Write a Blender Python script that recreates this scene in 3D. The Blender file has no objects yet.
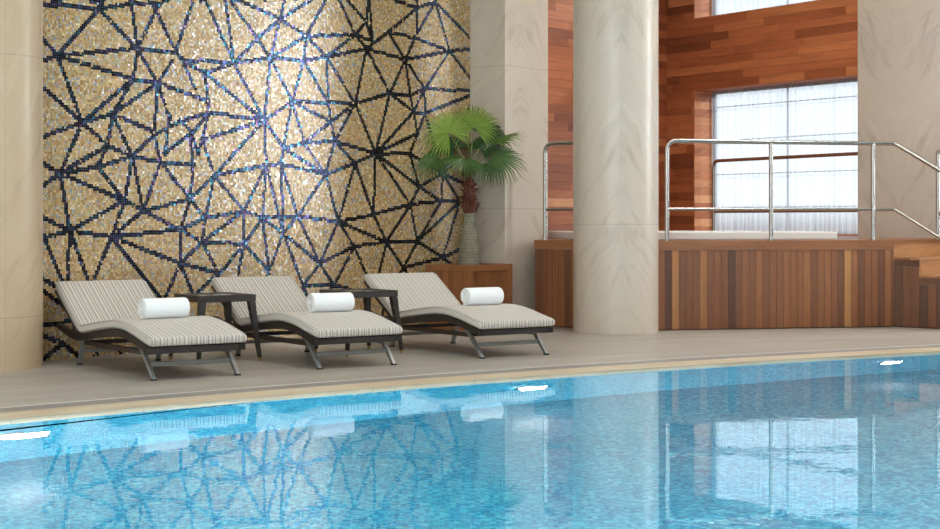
import bpy, math, random
import numpy as np
from mathutils import Vector, Matrix, Quaternion
random.seed(7); rng = np.random.default_rng(7)
sc = bpy.context.scene
COL = sc.collection
R = math.radians
PI = math.pi

# ------------------------------------------------------------------ mesh builder
class MB:
    """collects faces (with uv and a per-face tone) and links them as ONE mesh object"""
    def __init__(s): s.v = []; s.f = []; s.uv = []; s.t = []
    def add(s, vs, fs, uv=None, tone=.5):
        b = len(s.v); s.v += [tuple(p) for p in vs]
        for i, f in enumerate(fs):
            s.f.append([b + k for k in f])
            s.uv.append(uv[i] if uv else None); s.t.append(tone)
    def box(s, c, d, rot=0, tone=.5, taper=None):
        cx, cy, cz = c; x, y, z = d[0]/2, d[1]/2, d[2]/2
        ca, sa = math.cos(rot), math.sin(rot); vs = []
        for k in (-1, 1):
            for j in (-1, 1):
                for i in (-1, 1):
                    px, py = i*x, j*y
                    vs.append((cx + px*ca - py*sa, cy + px*sa + py*ca, cz + k*z))
        s.add(vs, [(0,2,3,1),(4,5,7,6),(0,1,5,4),(2,6,7,3),(0,4,6,2),(1,3,7,5)], tone=tone)
    def fbox(s, fr, s0, s1, z0, z1, d0, d1, tone=.5, off=None):
        """box in a wall frame fr=(origin, direction, normal): along, height, depth towards the normal"""
        o, a, n = fr; vs = []; q = []
        for d in (d0, d1):
            for z in (z0, z1):
                for t in (s0, s1):
                    vs.append((o[0]+a[0]*t+n[0]*d, o[1]+a[1]*t+n[1]*d, z)); q.append((t, z, d))
        fs = [(0,1,3,2),(4,6,7,5),(0,4,5,1),(2,3,7,6),(0,2,6,4),(1,5,7,3)]
        ox, oy = off if off else (0, 0)
        uv = [[(q[k][0]+q[k][2]*.7+ox, q[k][1]+q[k][2]*.3+oy) for k in f] for f in fs]
        s.add(vs, fs, uv, tone)
    def tube(s, pts, r, n=10, cap=True, tone=.5):
        pts = [Vector(p) for p in pts]; rs = r if isinstance(r, (list, tuple)) else [r]*len(pts)
        b = len(s.v); prev = None; rings = []
        for i, p in enumerate(pts):
            if i == 0: t = pts[1]-p
            elif i == len(pts)-1: t = p-pts[i-1]
            else: t = (pts[i+1]-p).normalized()+(p-pts[i-1]).normalized()
            t.normalize()
            if prev is None:
                u = t.orthogonal().normalized()
            else:
                u = prev - t*prev.dot(t); u.normalize()
            prev = u; w = t.cross(u)
            rings.append([p + (u*math.cos(2*PI*k/n)+w*math.sin(2*PI*k/n))*rs[i] for k in range(n)])
        vs = [q for ring in rings for q in ring]; fs = []
        for i in range(len(pts)-1):
            for k in range(n):
                fs.append((i*n+k, i*n+(k+1)%n, (i+1)*n+(k+1)%n, (i+1)*n+k))
        if cap:
            fs.append(tuple(range(n-1, -1, -1))); fs.append(tuple((len(pts)-1)*n+k for k in range(n)))
        s.add(vs, fs, tone=tone)
    def lathe(s, prof, c=(0,0,0), n=32, cap=True, uvr=1.0, th0=0):
        vs = []; fs = []; uv = []
        for r, z in prof:
            for k in range(n):
                a = 2*PI*k/n + th0; vs.append((c[0]+r*math.cos(a), c[1]+r*math.sin(a), c[2]+z))
        for i in range(len(prof)-1):
            for k in range(n):
                fs.append((i*n+k, i*n+(k+1)%n, (i+1)*n+(k+1)%n, (i+1)*n+k))
                u0, u1 = 2*PI*k/n*uvr, 2*PI*(k+1)/n*uvr; z0, z1 = prof[i][1]+c[2], prof[i+1][1]+c[2]
                uv.append([(u0,z0),(u1,z0),(u1,z1),(u0,z1)])
        if cap:
            fs.append(tuple(range(n-1,-1,-1))); uv.append([(0,0)]*n)
            fs.append(tuple((len(prof)-1)*n+k for k in range(n))); uv.append([(0,0)]*n)
        s.add(vs, fs, uv)
    def prism(s, poly, z0, z1, tone=.5):
        n = len(poly)
        vs = [(p[0],p[1],z0) for p in poly]+[(p[0],p[1],z1) for p in poly]
        L = [0]
        for i in range(n): L.append(L[-1]+math.hypot(poly[(i+1)%n][0]-poly[i][0], poly[(i+1)%n][1]-poly[i][1]))
        fs = [tuple(range(n-1,-1,-1)), tuple(range(n,2*n))]
        uv = [[(poly[k][0],poly[k][1]) for k in range(n-1,-1,-1)], [(poly[k][0],poly[k][1]) for k in range(n)]]
        for i in range(n):
            j = (i+1)%n; fs.append((i,j,n+j,n+i)); uv.append([(L[i],z0),(L[i+1],z0),(L[i+1],z1),(L[i],z1)])
        s.add(vs, fs, uv, tone)
    def build(s, name, mat, parent=None, smooth=None, bevel=None, seg=2, sub=0, loc=None):
        me = bpy.data.meshes.new(name); me.from_pydata(s.v, [], s.f)
        me.uv_layers.new(name='UVMap'); me.color_attributes.new('tone', 'FLOAT_COLOR', 'CORNER')
        U = []; T = []
        for f, uv, t in zip(s.f, s.uv, s.t):
            tt = t if isinstance(t, tuple) else (t, t, t, 1.0)
            for k, vi in enumerate(f):
                U += uv[k] if uv else (s.v[vi][0], s.v[vi][2]); T += tt
        assert len(U) == 2*len(me.loops), name
        me.uv_layers['UVMap'].data.foreach_set('uv', U); me.color_attributes['tone'].data.foreach_set('color', T)
        me.materials.append(mat)
        o = bpy.data.objects.new(name, me); COL.objects.link(o)
        if parent: o.parent = parent
        if loc: o.location = loc
        if smooth is not None:
            for p in me.polygons: p.use_smooth = True
            me.update()
            try: me.set_sharp_from_angle(angle=R(smooth))
            except Exception: pass
        if bevel:
            b = o.modifiers.new('bevel', 'BEVEL'); b.width = bevel; b.segments = seg; b.limit_method = 'ANGLE'; b.angle_limit = R(35)
        if sub:
            m = o.modifiers.new('sub', 'SUBSURF'); m.levels = sub; m.render_levels = sub
        return o

def tag(o, label=None, cat=None, group=None, kind=None):
    if label: o['label'] = label
    if cat: o['category'] = cat
    if group: o['group'] = group
    if kind: o['kind'] = kind
    return o
def empty(name, loc=(0,0,0), rz=0):
    o = bpy.data.objects.new(name, None); COL.objects.link(o); o.location = loc; o.rotation_euler = (0,0,rz); o.empty_display_size = .1
    return o
def copy_tree(o, parent=None):
    c = o.copy(); COL.objects.link(c)
    if parent: c.parent = parent
    for ch in [x for x in bpy.data.objects if x.parent == o]: copy_tree(ch, c)
    return c

# ------------------------------------------------------------------ materials
class NT:
    def __init__(s, name):
        s.m = bpy.data.materials.new(name); s.m.use_nodes = True; s.t = s.m.node_tree
        s.t.nodes.clear(); s.out = s.n('ShaderNodeOutputMaterial')
        s.p = s.n('ShaderNodeBsdfPrincipled'); s.l(s.p.outputs[0], s.out.inputs[0])
    def n(s, typ, **kw):
        nd = s.t.nodes.new(typ)
        for k, v in kw.items():
            if k == 'inp':
                for kk, vv in v.items():
                    if hasattr(vv, 'links') or isinstance(vv, bpy.types.NodeSocket): s.l(vv, nd.inputs[kk])
                    else: nd.inputs[kk].default_value = vv
            else: setattr(nd, k, v)
        return nd
    def l(s, a, b): s.t.links.new(a, b)
    def set(s, **kw):
        for k, v in kw.items():
            k = k.replace('_', ' ')
            if isinstance(v, bpy.types.NodeSocket): s.l(v, s.p.inputs[k])
            else: s.p.inputs[k].default_value = v
        return s
    def math(s, op, a, b=None, c=None):
        nd = s.n('ShaderNodeMath', operation=op)
        for i, v in enumerate((a, b, c)):
            if v is None: continue
            if isinstance(v, bpy.types.NodeSocket): s.l(v, nd.inputs[i])
            else: nd.inputs[i].default_value = v
        return nd.outputs[0]
    def ramp(s, fac, stops, interp='LINEAR'):
        nd = s.n('ShaderNodeValToRGB'); cr = nd.color_ramp; cr.interpolation = interp
        while len(cr.elements) > 1: cr.elements.remove(cr.elements[0])
        cr.elements[0].position = stops[0][0]; cr.elements[0].color = (*stops[0][1], 1)
        for p, c in stops[1:]:
            e = cr.elements.new(p); e.color = (*c, 1)
        s.l(fac, nd.inputs[0]); return nd.outputs[0]
    def mix(s, fac, a, b, blend='MIX'):
        nd = s.n('ShaderNodeMix', data_type='RGBA', blend_type=blend)
        for i, v in ((0, fac), (6, a), (7, b)):
            if isinstance(v, bpy.types.NodeSocket): s.l(v, nd.inputs[i])
            else: nd.inputs[i].default_value = v if i == 0 else ((*v, 1) if len(v) == 3 else v)
        return nd.outputs[2]
    def uv(s): return s.n('ShaderNodeTexCoord').outputs['UV']
    def obj(s): return s.n('ShaderNodeTexCoord').outputs['Object']
    def map(s, vec, scale=(1,1,1), rot=(0,0,0), loc=(0,0,0)):
        return s.n('ShaderNodeMapping', inp={'Vector': vec, 'Scale': scale, 'Rotation': rot, 'Location': loc}).outputs[0]
    def noise(s, vec, scale=5, detail=4, rough=.55, dist=0):
        return s.n('ShaderNodeTexNoise', inp={'Vector': vec, 'Scale': scale, 'Detail': detail, 'Roughness': rough, 'Distortion': dist}).outputs[0]
    def bump(s, h, strength=.3, dist=.01):
        b = s.n('ShaderNodeBump', inp={'Height': h, 'Strength': strength, 'Distance': dist}); s.l(b.outputs[0], s.p.inputs['Normal']); return b
def srgb(r, g, b):
    f = lambda c: (c/255/12.92) if c/255 <= .04045 else ((c/255+.055)/1.055)**2.4
    return (f(r), f(g), f(b))
def plain(name, col, rough=.5, metal=0, **kw):
    k = NT(name); k.set(Base_Color=(*col, 1), Roughness=rough, Metallic=metal, **kw); return k.m

def marble(name, base, dark, light, half=.45, rot=.95, u0=0, rough=.35, seam=None, vein=1.0):
    """book-matched stone: veins mirrored about vertical lines, slab joints at given heights"""
    k = NT(name); sep = k.n('ShaderNodeSeparateXYZ', inp={0: k.uv()})
    u = k.math('PINGPONG', k.math('ADD', sep.outputs[0], u0), half)
    v = sep.outputs[1]
    vv = k.n('ShaderNodeCombineXYZ', inp={0: u, 1: v}).outputs[0]
    wob = k.n('ShaderNodeTexNoise', inp={'Vector': vv, 'Scale': 1.6, 'Detail': 2})
    vw = k.n('ShaderNodeVectorMath', operation='MULTIPLY_ADD', inp={0: wob.outputs[1], 1: (.28,.28,0), 2: vv}).outputs[0]
    mp2 = k.n('ShaderNodeMapping', vector_type='TEXTURE', inp={'Vector': vw, 'Rotation': (0,0,rot), 'Scale': (.17, 1.2, 1)}).outputs[0]
    n1 = k.noise(mp2, 1.0, 6, .62, .3)
    n2 = k.noise(vv, 2.2, 4, .5)
    c = k.ramp(n1, [(.30, dark), (.45, base), (.58, base), (.75, light)])
    c = k.mix(k.math('MULTIPLY', k.math('SUBTRACT', n2, .3), .6), c, light)
    vein_n = k.math('ABSOLUTE', k.math('SUBTRACT', k.noise(mp2, .8, 4, .5, .2), .5))
    vm = k.ramp(vein_n, [(0, (1,1,1)), (.010, (.6,.6,.6)), (.035, (0,0,0))])
    vmask = k.ramp(k.noise(vv, 1.3, 2, .5), [(.42, (0,0,0)), (.62, (1,1,1))])
    c = k.mix(k.math('MULTIPLY', k.math('MULTIPLY', vm, vmask), .42*vein), c, tuple(x*.62 for x in dark))
    spots = k.noise(vv, 14, 2, .5); sm = k.ramp(spots, [(.72, (0,0,0)), (.78, (1,1,1))])
    c = k.mix(k.math('MULTIPLY', sm, .25*vein), c, tuple(x*.6 for x in dark))
    if seam:
        per, z0, us = seam
        sv = k.math('ABSOLUTE', k.math('SUBTRACT', k.math('MODULO', k.math('ADD', v, 10*per - z0 + per/2), per), per/2))
        m1 = k.math('LESS_THAN', sv, .0045)
        if us:
            su = k.math('LESS_THAN', k.math('MINIMUM', u, k.math('SUBTRACT', half, u)), .003)
            m1 = k.math('MAXIMUM', m1, k.math('MULTIPLY', su, .6))
        c = k.mix(k.math('MULTIPLY', m1, .32), c, tuple(x*.4 for x in dark))
    k.set(Base_Color=c, Roughness=rough); return k.m

def wood(name, stops, rough=.42, grain=(2.2, 60), coat=0.0):
    k = NT(name)
    at = k.n('ShaderNodeAttribute', attribute_name='tone').outputs['Fac']
    uv = k.n('ShaderNodeVectorMath', operation='ADD', inp={0: k.uv()})
    sh = k.n('ShaderNodeCombineXYZ', inp={0: k.math('MULTIPLY', at, 37.0), 1: k.math('MULTIPLY', at, 53.0)}).outputs[0]
    k.l(sh, uv.inputs[1])
    mp = k.map(uv.outputs[0], scale=(grain[0], grain[1], 1))
    g = k.noise(mp, 1, 5, .6, .4); g2 = k.noise(k.map(uv.outputs[0], scale=(grain[0]*.4, grain[1]*.18, 1)), 1, 3, .5, .8)
    c = k.ramp(at, stops)
    f = k.math('ADD', k.math('MULTIPLY', g, .6), k.math('MULTIPLY', g2, .75))
    c = k.mix(1.0, c, k.ramp(f, [(.35, (.62,.58,.55)), (.68, (1.0,1.0,1.0)), (.95, (1.18,1.14,1.08))]), 'MULTIPLY')
    k.set(Base_Color=c, Roughness=rough, Coat_Weight=coat, Coat_Roughness=.3); k.bump(g, .12, .003); return k.m

WOODSTOPS = [(0, srgb(84,56,42)), (.18, srgb(102,66,46)), (.4, srgb(126,80,52)), (.62, srgb(146,94,58)), (.8, srgb(168,116,70)), (1, srgb(188,138,84))]
M = {}
M['wood_v'] = wood('vertical_plank_wood', WOODSTOPS, .45, grain=(55, 2.5))
M['wood_h'] = wood('horizontal_plank_wood', WOODSTOPS, .45, grain=(2.5, 55))
M['wood_wall'] = wood('wall_plank_wood', [(0, srgb(136,78,50)), (.3, srgb(166,96,60)), (.55, srgb(188,114,72)), (.8, srgb(208,136,88)), (1, srgb(228,168,118))], .38, grain=(2.0, 45))
M['teak'] = wood('planter_wood', [(0, srgb(116,72,44)), (.5, srgb(138,88,53)), (1, srgb(158,104,63))], .4, grain=(40, 3))
M['column'] = marble('column_marble', srgb(204,190,173), srgb(178,162,142), srgb(214,203,188), half=.722, rot=.55, u0=0.0, seam=(2.42, 1.155, True), vein=.85)
M['pier'] = marble('pier_marble', srgb(200,186,168), srgb(180,164,145), srgb(210,198,182), half=.8, rot=-.75, seam=(1.62, 1.33, False), vein=1.0)
M['pillar'] = marble('pillar_marble', srgb(152,133,115), srgb(132,113,96), srgb(164,146,128), half=.55, rot=.5, u0=.0, seam=None, vein=1.0)
M['column_left'] = marble('left_column_marble', srgb(192,166,136), srgb(170,142,114), srgb(206,184,158), half=.6, rot=.5, u0=.3, seam=(2.1, 2.52, True), vein=.8)
M['plaster'] = plain('plaster', srgb(222,214,200), .8)
M['steel'] = plain('brushed_steel', (.50,.48,.45), .26, 1)
M['alu'] = plain('grey_painted_metal', srgb(150,150,148), .4, .7)
M['rubber'] = plain('dark_rubber', (.02,.02,.02), .6)
M['brass'] = plain('brass', (.55,.38,.15), .3, 1)
M['dark_wood'] = plain('dark_frame', srgb(58,46,40), .5)
M['tub'] = plain('tub_shell', srgb(228,226,220), .25)
M['dark_metal'] = plain('dark_window_metal', srgb(92,100,106), .5, .3)
M['plaster_brown'] = plain('brown_plaster', srgb(110,88,70), .8)
M['grout'] = plain('grout', srgb(120,104,78), .8)

# wicker: woven bands in a dark brown
k = NT('dark_wicker')
w = k.n('ShaderNodeTexWave', wave_type='BANDS', bands_direction='X', inp={'Vector': k.map(k.uv(), scale=(1,1,1)), 'Scale': 26, 'Distortion': 0}).outputs[1]
w2 = k.n('ShaderNodeTexWave', wave_type='BANDS', bands_direction='Y', inp={'Vector': k.uv(), 'Scale': 30, 'Distortion': .4}).outputs[1]
hh = k.math('MULTIPLY', w, w2)
k.set(Base_Color=k.mix(hh, srgb(30,25,23), srgb(66,54,47)), Roughness=.42); k.bump(hh, .6, .006); M['wicker'] = k.m

# striped cushion fabric (stripes run along the lounger; u of the UV is the width)
k = NT('striped_fabric')
sep = k.n('ShaderNodeSeparateXYZ', inp={0: k.uv()})
def C(*c): return srgb(*c)
fr = k.math('FRACT', k.math('MULTIPLY', sep.outputs[0], 1/.098))
cream, grey, brn, tan = C(214,207,196), C(178,170,160), C(104,92,86), C(190,174,156)
st = k.ramp(fr, [(0, cream),(.10, grey),(.19, brn),(.235, cream),(.34, tan),(.42, brn),(.455, grey),(.53, cream),(.63, brn),(.665, cream),(.74, grey),(.84, brn),(.885, tan),(.96, cream)], 'CONSTANT')
nz = k.noise(k.map(k.uv(), scale=(400, 90, 1)), 1, 2, .5)
k.set(Base_Color=k.mix(.10, st, k.ramp(nz, [(.3,(.35,.33,.3)),(.7,(.9,.88,.85))])), Roughness=.9, Sheen_Weight=.15); k.bump(nz, .15, .002); M['stripe'] = k.m
k = NT('grey_fabric'); nz = k.noise(k.uv(), 300, 2, .5)
k.set(Base_Color=(*srgb(176,170,163), 1), Roughness=.9); k.bump(nz, .1, .002); M['piping'] = k.m
# terry towel
k = NT('white_terry'); nz = k.noise(k.obj(), 140, 3, .6)
k.set(Base_Color=(*srgb(244,244,244), 1), Roughness=.95, Sheen_Weight=.3); k.bump(nz, .5, .006); M['towel'] = k.m

# deck stone
k = NT('deck_stone'); ob = k.uv()
n1 = k.noise(k.map(ob, scale=(.5, 2.2, 1)), 1.6, 6, .6, .5); n2 = k.noise(k.map(ob, scale=(3, 14, 1)), 1.5, 5, .65)
br = k.n('ShaderNodeTexBrick', offset=.5, inp={'Vector': ob, 'Color1': (1,1,1,1), 'Color2': (.93,.93,.93,1), 'Mortar': (.80,.79,.78,1), 'Scale': 1, 'Mortar Size': .004, 'Mortar Smooth': 0, 'Brick Width': 1.2, 'Row Height': .6}).outputs[0]
c = k.ramp(k.math('ADD', k.math('MULTIPLY', n1, .6), k.math('MULTIPLY', n2, .4)), [(.3, srgb(152,143,132)), (.5, srgb(171,162,151)), (.7, srgb(188,180,170))])
k.set(Base_Color=k.mix(1, c, br, 'MULTIPLY'), Roughness=.42); M['deck'] = k.m
k = NT('coping_stone'); ob = k.uv()
n1 = k.noise(k.map(ob, scale=(.7, 5, 1)), 1.7, 5, .6, .3)
br = k.n('ShaderNodeTexBrick', offset=0, inp={'Vector': ob, 'Color1': (1,1,1,1), 'Color2': (.95,.94,.92,1), 'Mortar': (.72,.70,.66,1), 'Scale': 1, 'Mortar Size': .003, 'Brick Width': .9, 'Row Height': 5}).outputs[0]
k.set(Base_Color=k.mix(1, k.ramp(n1, [(.3, srgb(196,172,142)), (.55, srgb(212,192,164)), (.75, srgb(222,206,184))]), br, 'MULTIPLY'), Roughness=.4); M['coping'] = k.m
k = NT('grating_tile'); ob = k.uv()
br = k.n('ShaderNodeTexBrick', offset=0, inp={'Vector': ob, 'Color1': (*srgb(138,130,126),1), 'Color2': (*srgb(152,144,138),1), 'Mortar': (*srgb(112,104,100),1), 'Scale': 1, 'Mortar Size': .004, 'Brick Width': .5, 'Row Height': 5}).outputs[0]
k.set(Base_Color=br, Roughness=.5); M['band'] = k.m
M['joint'] = plain('white_joint', srgb(214,212,208), .5)

# pool mosaic
k = NT('pool_mosaic'); ob = k.uv()
v = k.n('ShaderNodeTexBrick', offset=0, inp={'Vector': ob, 'Color1': (0,0,0,1), 'Color2': (1,1,1,1), 'Mortar': (.5,.5,.5,1), 'Scale': 1, 'Mortar Size': .0022, 'Bias': 0, 'Brick Width': .026, 'Row Height': .026})
wn = k.n('ShaderNodeTexWhiteNoise', noise_dimensions='2D', inp={0: k.n('ShaderNodeVectorMath', operation='SNAP', inp={0: ob, 1: (.026,.026,1)}).outputs[0]}).outputs[0]
n1 = k.noise(ob, 1.1, 5, .65); n2 = k.noise(k.map(ob, scale=(9, 3, 1)), 1, 3, .6)
fac = k.math('ADD', k.math('MULTIPLY', wn, .45), k.math('ADD', k.math('MULTIPLY', n1, .25), k.math('MULTIPLY', n2, .35)))
c = k.ramp(fac, [(.2, srgb(14,112,150)), (.45, srgb(30,140,174)), (.65, srgb(64,172,196)), (.9, srgb(136,206,216))])
c = k.mix(k.math('MULTIPLY', v.outputs[1], .25), c, srgb(120,180,196))
k.set(Base_Color=c, Roughness=.3); M['pool'] = k.m

# water
k = NT('pool_water'); ob = k.obj()
n1 = k.noise(k.map(ob, scale=(2.2, 2.2, 1)), 2.0, 3, .5); n2 = k.noise(ob, 22, 2, .5)
h = k.math('ADD', n1, k.math('MULTIPLY', n2, .10))
k.set(Base_Color=(.93,.985,1,1), Roughness=0.0, IOR=1.333, Transmission_Weight=1.0)
k.bump(h, .06, .012); M['water'] = k.m

# mosaic wall tiles: colour per tile in the attribute, iridescence of the dark glass from the metallic lustre
k = NT('mosaic_tiles')
at = k.n('ShaderNodeAttribute', attribute_name='tone')
k.set(Base_Color=at.outputs['Color'], Roughness=.25, Metallic=k.math('MULTIPLY', k.math('SUBTRACT', 1.0, at.outputs['Alpha']), .97), Specular_IOR_Level=.75)
M['mosaic'] = k.m

# curtain
k = NT('sheer_curtain'); sep = k.n('ShaderNodeSeparateXYZ', inp={0: k.uv()})
cu = k.n('ShaderNodeCombineXYZ', inp={0: sep.outputs[0]}).outputs[0]
s1 = k.noise(k.map(cu, scale=(95,1,1)), 1, 4, .75); s2 = k.noise(k.map(cu, scale=(9,1,1)), 1, 2, .5)
op = k.ramp(k.math('ADD', k.math('MULTIPLY', s1, .85), k.math('MULTIPLY', s2, .15)), [(.36, (.10,.10,.10)), (.5, (.45,.45,.45)), (.62, (.92,.92,.92))])
tr = k.n('ShaderNodeBsdfTransparent', inp={0: (1,1,1,1)}); tl = k.n('ShaderNodeBsdfTranslucent', inp={0: (.93,.94,.95,1)}); df = k.n('ShaderNodeBsdfDiffuse', inp={0: (.84,.84,.82,1)})
m1 = k.n('ShaderNodeMixShader', inp={0: .15, 1: tl.outputs[0], 2: df.outputs[0]}); m2 = k.n('ShaderNodeMixShader', inp={0: op, 1: tr.outputs[0], 2: m1.outputs[0]})
k.l(m2.outputs[0], k.out.inputs[0]); M['curtain'] = k.m
k = NT('window_glass'); tr = k.n('ShaderNodeBsdfTransparent', inp={0: (.98,.99,1,1)}); gl = k.n('ShaderNodeBsdfGlossy', inp={'Roughness': .02})
mx = k.n('ShaderNodeMixShader', inp={0: .05, 1: tr.outputs[0], 2: gl.outputs[0]}); k.l(mx.outputs[0], k.out.inputs[0]); M['glass'] = k.m
k = NT('table_glass'); k.set(Base_Color=(.25,.25,.24,1), Roughness=.08, Specular_IOR_Level=.6); M['table_glass'] = k.m
# palm
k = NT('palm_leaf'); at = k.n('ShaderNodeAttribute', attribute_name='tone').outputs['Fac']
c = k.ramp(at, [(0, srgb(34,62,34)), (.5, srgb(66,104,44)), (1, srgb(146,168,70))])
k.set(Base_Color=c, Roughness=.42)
tl = k.n('ShaderNodeBsdfTranslucent', inp={0: c}); ms = k.n('ShaderNodeMixShader', inp={0: .25, 1: k.p.outputs[0], 2: tl.outputs[0]}); k.l(ms.outputs[0], k.out.inputs[0]); M['leaf'] = k.m
k = NT('palm_trunk'); sep = k.n('ShaderNodeSeparateXYZ', inp={0: k.obj()})
wv = k.n('ShaderNodeTexWave', wave_type='BANDS', bands_direction='Z', inp={'Vector': k.obj(), 'Scale': 9.5, 'Distortion': 1.2, 'Detail': 2}).outputs[1]
nz = k.noise(k.obj(), 14, 4, .6)
c = k.mix(k.math('MULTIPLY', k.math('POWER', wv, 3), .55), k.ramp(nz, [(.3, srgb(118,112,92)), (.7, srgb(150,144,124))]), srgb(104,98,80))
k.set(Base_Color=c, Roughness=.8); k.bump(wv, .4, .01); M['trunk'] = k.m
k = NT('palm_fibre'); nz = k.noise(k.map(k.obj(), scale=(30,30,8)), 1, 5, .6)
k.set(Base_Color=k.ramp(nz, [(.3, srgb(56,28,20)), (.55, srgb(104,54,38)), (.75, srgb(140,92,70))]), Roughness=.9); k.bump(nz, .8, .02); M['fibre'] = k.m
M['petiole'] = plain('palm_stalk', srgb(120,120,78), .6)
k = NT('soil'); nz = k.noise(k.obj(), 30, 5, .7); k.set(Base_Color=k.ramp(nz, [(.3, (.015,.01,.007)), (.7, (.07,.045,.03))]), Roughness=1); k.bump(nz, 1, .03); M['soil'] = k.m
k = NT('lamp_lens'); k.set(Base_Color=(1,1,1,1), Emission_Color=(.95,.98,1,1), Emission_Strength=9); M['lens'] = k.m
k = NT('downlight_lens'); k.set(Base_Color=(1,1,1,1), Emission_Color=(1,.93,.82,1), Emission_Strength=12); M['dlens'] = k.m
M['ground'] = plain('outside_paving', srgb(120,116,112), .9)

# ------------------------------------------------------------------ places (metres; camera at the origin looking along +Y)
EYE = 1.2
A = (-3.642, 13.19); E = (0.0, 17.82)               # the mosaic wall
mdir = Vector((E[0]-A[0], E[1]-A[1])); MLEN = mdir.length; mdir.normalize(); mnor = Vector((mdir.y, -mdir.x))   # (.618,.786) / (.786,-.618)
CEIL = 6.4
DECK = .974
PC = Vector((18.7354, -14.5334)); PR = 32.1415      # far pool edge is an arc
def arc(a, off=0): return (PC.x + (PR+off)*math.cos(a), PC.y + (PR+off)*math.sin(a))
def arc_at_x(x, off=0): return math.acos((x-PC.x)/(PR+off))
a0, a1 = arc_at_x(-9.0), arc_at_x(9.5)
AN = [a0 + (a1-a0)*i/60 for i in range(61)]
NEAR = 2.2; WATER = -.018; BOT = -1.45
XL, XR = -9.0, 9.5

# ------------------------------------------------------------------ floor, coping, pool
def strip(name, off0, off1, z0, mat, thick=.12, ext=None):
    m = MB(); L = 0
    for i in range(60):
        p0, p1 = arc(AN[i], off0), arc(AN[i+1], off0); q0, q1 = arc(AN[i], off1), arc(AN[i+1], off1)
        l2 = L + math.hypot(p1[0]-p0[0], p1[1]-p0[1])
        vs = [(*p0,z0),(*p1,z0),(*q1,z0),(*q0,z0),(*p0,z0-thick),(*p1,z0-thick),(*q1,z0-thick),(*q0,z0-thick)]
        w = off1-off0
        m.add(vs, [(3,2,1,0),(4,5,6,7),(0,1,5,4),(2,3,7,6)],
              [[(L,w),(l2,w),(l2,0),(L,0)], [(L,0),(l2,0),(l2,w),(L,w)], [(L,0),(l2,0),(l2,.1),(L,.1)], [(l2,w),(L,w),(L,w+.1),(l2,w+.1)]])
        L = l2
    return tag(m.build(name, mat), kind='structure')
strip('trim_1', 0, .33, 0, M['coping'])
strip('trim_2', .33, .545, 0, M['band'])
strip('trim_3', .545, .575, .001, M['joint'])
m = MB(); L = 0
for i in range(60):
    p0, p1 = arc(AN[i], .575), arc(AN[i+1], .575); q0, q1 = arc(AN[i], 19), arc(AN[i+1], 19)
    l2 = L + math.hypot(p1[0]-p0[0], p1[1]-p0[1])
    m.add([(*p0,0),(*p1,0),(*q1,0),(*q0,0)], [(3,2,1,0)], [[(L,18.4),(l2,18.4),(l2,0),(L,0)]]); L = l2
tag(m.build('floor', M['deck']), 'grey brown stone paving of the pool deck', 'floor', kind='structure')
m = MB(); m.add([(XL,-4,0),(XR,-4,0),(XR,NEAR,0),(XL,NEAR,0)], [(0,1,2,3)], [[(XL,-4),(XR,-4),(XR,NEAR),(XL,NEAR)]])
tag(m.build('floor', M['deck']), kind='structure')
m = MB(); L = 0
for i in range(60):
    p0, p1 = arc(AN[i]), arc(AN[i+1]); l2 = L + math.hypot(p1[0]-p0[0], p1[1]-p0[1])
    m.add([(*p0,-.1),(*p1,-.1),(*p1,BOT),(*p0,BOT)], [(0,1,2,3)], [[(L,0),(l2,0),(l2,BOT),(L,BOT)]])
    m.add([(p0[0],p0[1],BOT),(p1[0],p1[1],BOT),(p1[0],NEAR,BOT),(p0[0],NEAR,BOT)], [(3,2,1,0)], [[(p0[0],NEAR),(p1[0],NEAR),(p1[0],p1[1]),(p0[0],p0[1])]]); L = l2
pl, pr = arc(AN[0]), arc(AN[-1])
m.add([(XL,NEAR,0),(XR,NEAR,0),(XR,NEAR,BOT),(XL,NEAR,BOT)], [(0,1,2,3)], [[(XL,0),(XR,0),(XR,BOT),(XL,BOT)]])
m.add([(XL,pl[1],0),(XL,NEAR,0),(XL,NEAR,BOT),(XL,pl[1],BOT)], [(0,1,2,3)], [[(pl[1],0),(NEAR,0),(NEAR,BOT),(pl[1],BOT)]])
m.add([(XR,pr[1],0),(XR,NEAR,0),(XR,NEAR,BOT),(XR,pr[1],BOT)], [(0,1,2,3)], [[(pr[1],0),(NEAR,0),(NEAR,BOT),(pr[1],BOT)]])
tag(m.build('pool_basin', M['pool']), 'blue mosaic tiled pool basin under the water', 'pool', kind='structure')
m = MB(); poly = [(XL,NEAR)] + [(XR,NEAR)] + [arc(a) for a in reversed(AN)]
m.add([(x,y,WATER) for x, y in poly], [tuple(range(len(poly)))])
tag(m.build('pool_water', M['water']), 'clear blue still water filling the pool', 'water', kind='structure')

# pool lights: three niches on the far wall, all the same kind
def pool_light(px_x, label):
    a = arc_at_x(px_x); p = arc(a); z = -.57
    inward = Vector((PC.x-p[0], PC.y-p[1], 0)).normalized()
    t = empty('pool_light', (p[0]+inward.x*.02, p[1]+inward.y*.02, z), math.atan2(inward.y, inward.x)-PI/2)
    tag(t, label, 'pool light', 'round lights set in the far pool wall')
    b = MB(); b.lathe([(.125,0),(.125,.02),(.10,.035),(.092,.02)], n=32, cap=False)
    o = b.build('bezel', M['steel'], t, 40); o.rotation_euler = (-PI/2,0,0)
    l = MB(); l.lathe([(.095,0),(.092,.018),(.07,.028),(.02,.034)], n=32); o = l.build('lens', M['lens'], t, 40); o.rotation_euler = (-PI/2,0,0)
    return t
pool_light(-2.79, 'glowing round underwater light at the left end of the far pool wall')
pool_light(.42, 'glowing round underwater light below the lounger nearest the column')
pool_light(3.74, 'glowing round underwater light below the wooden platform')

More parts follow.
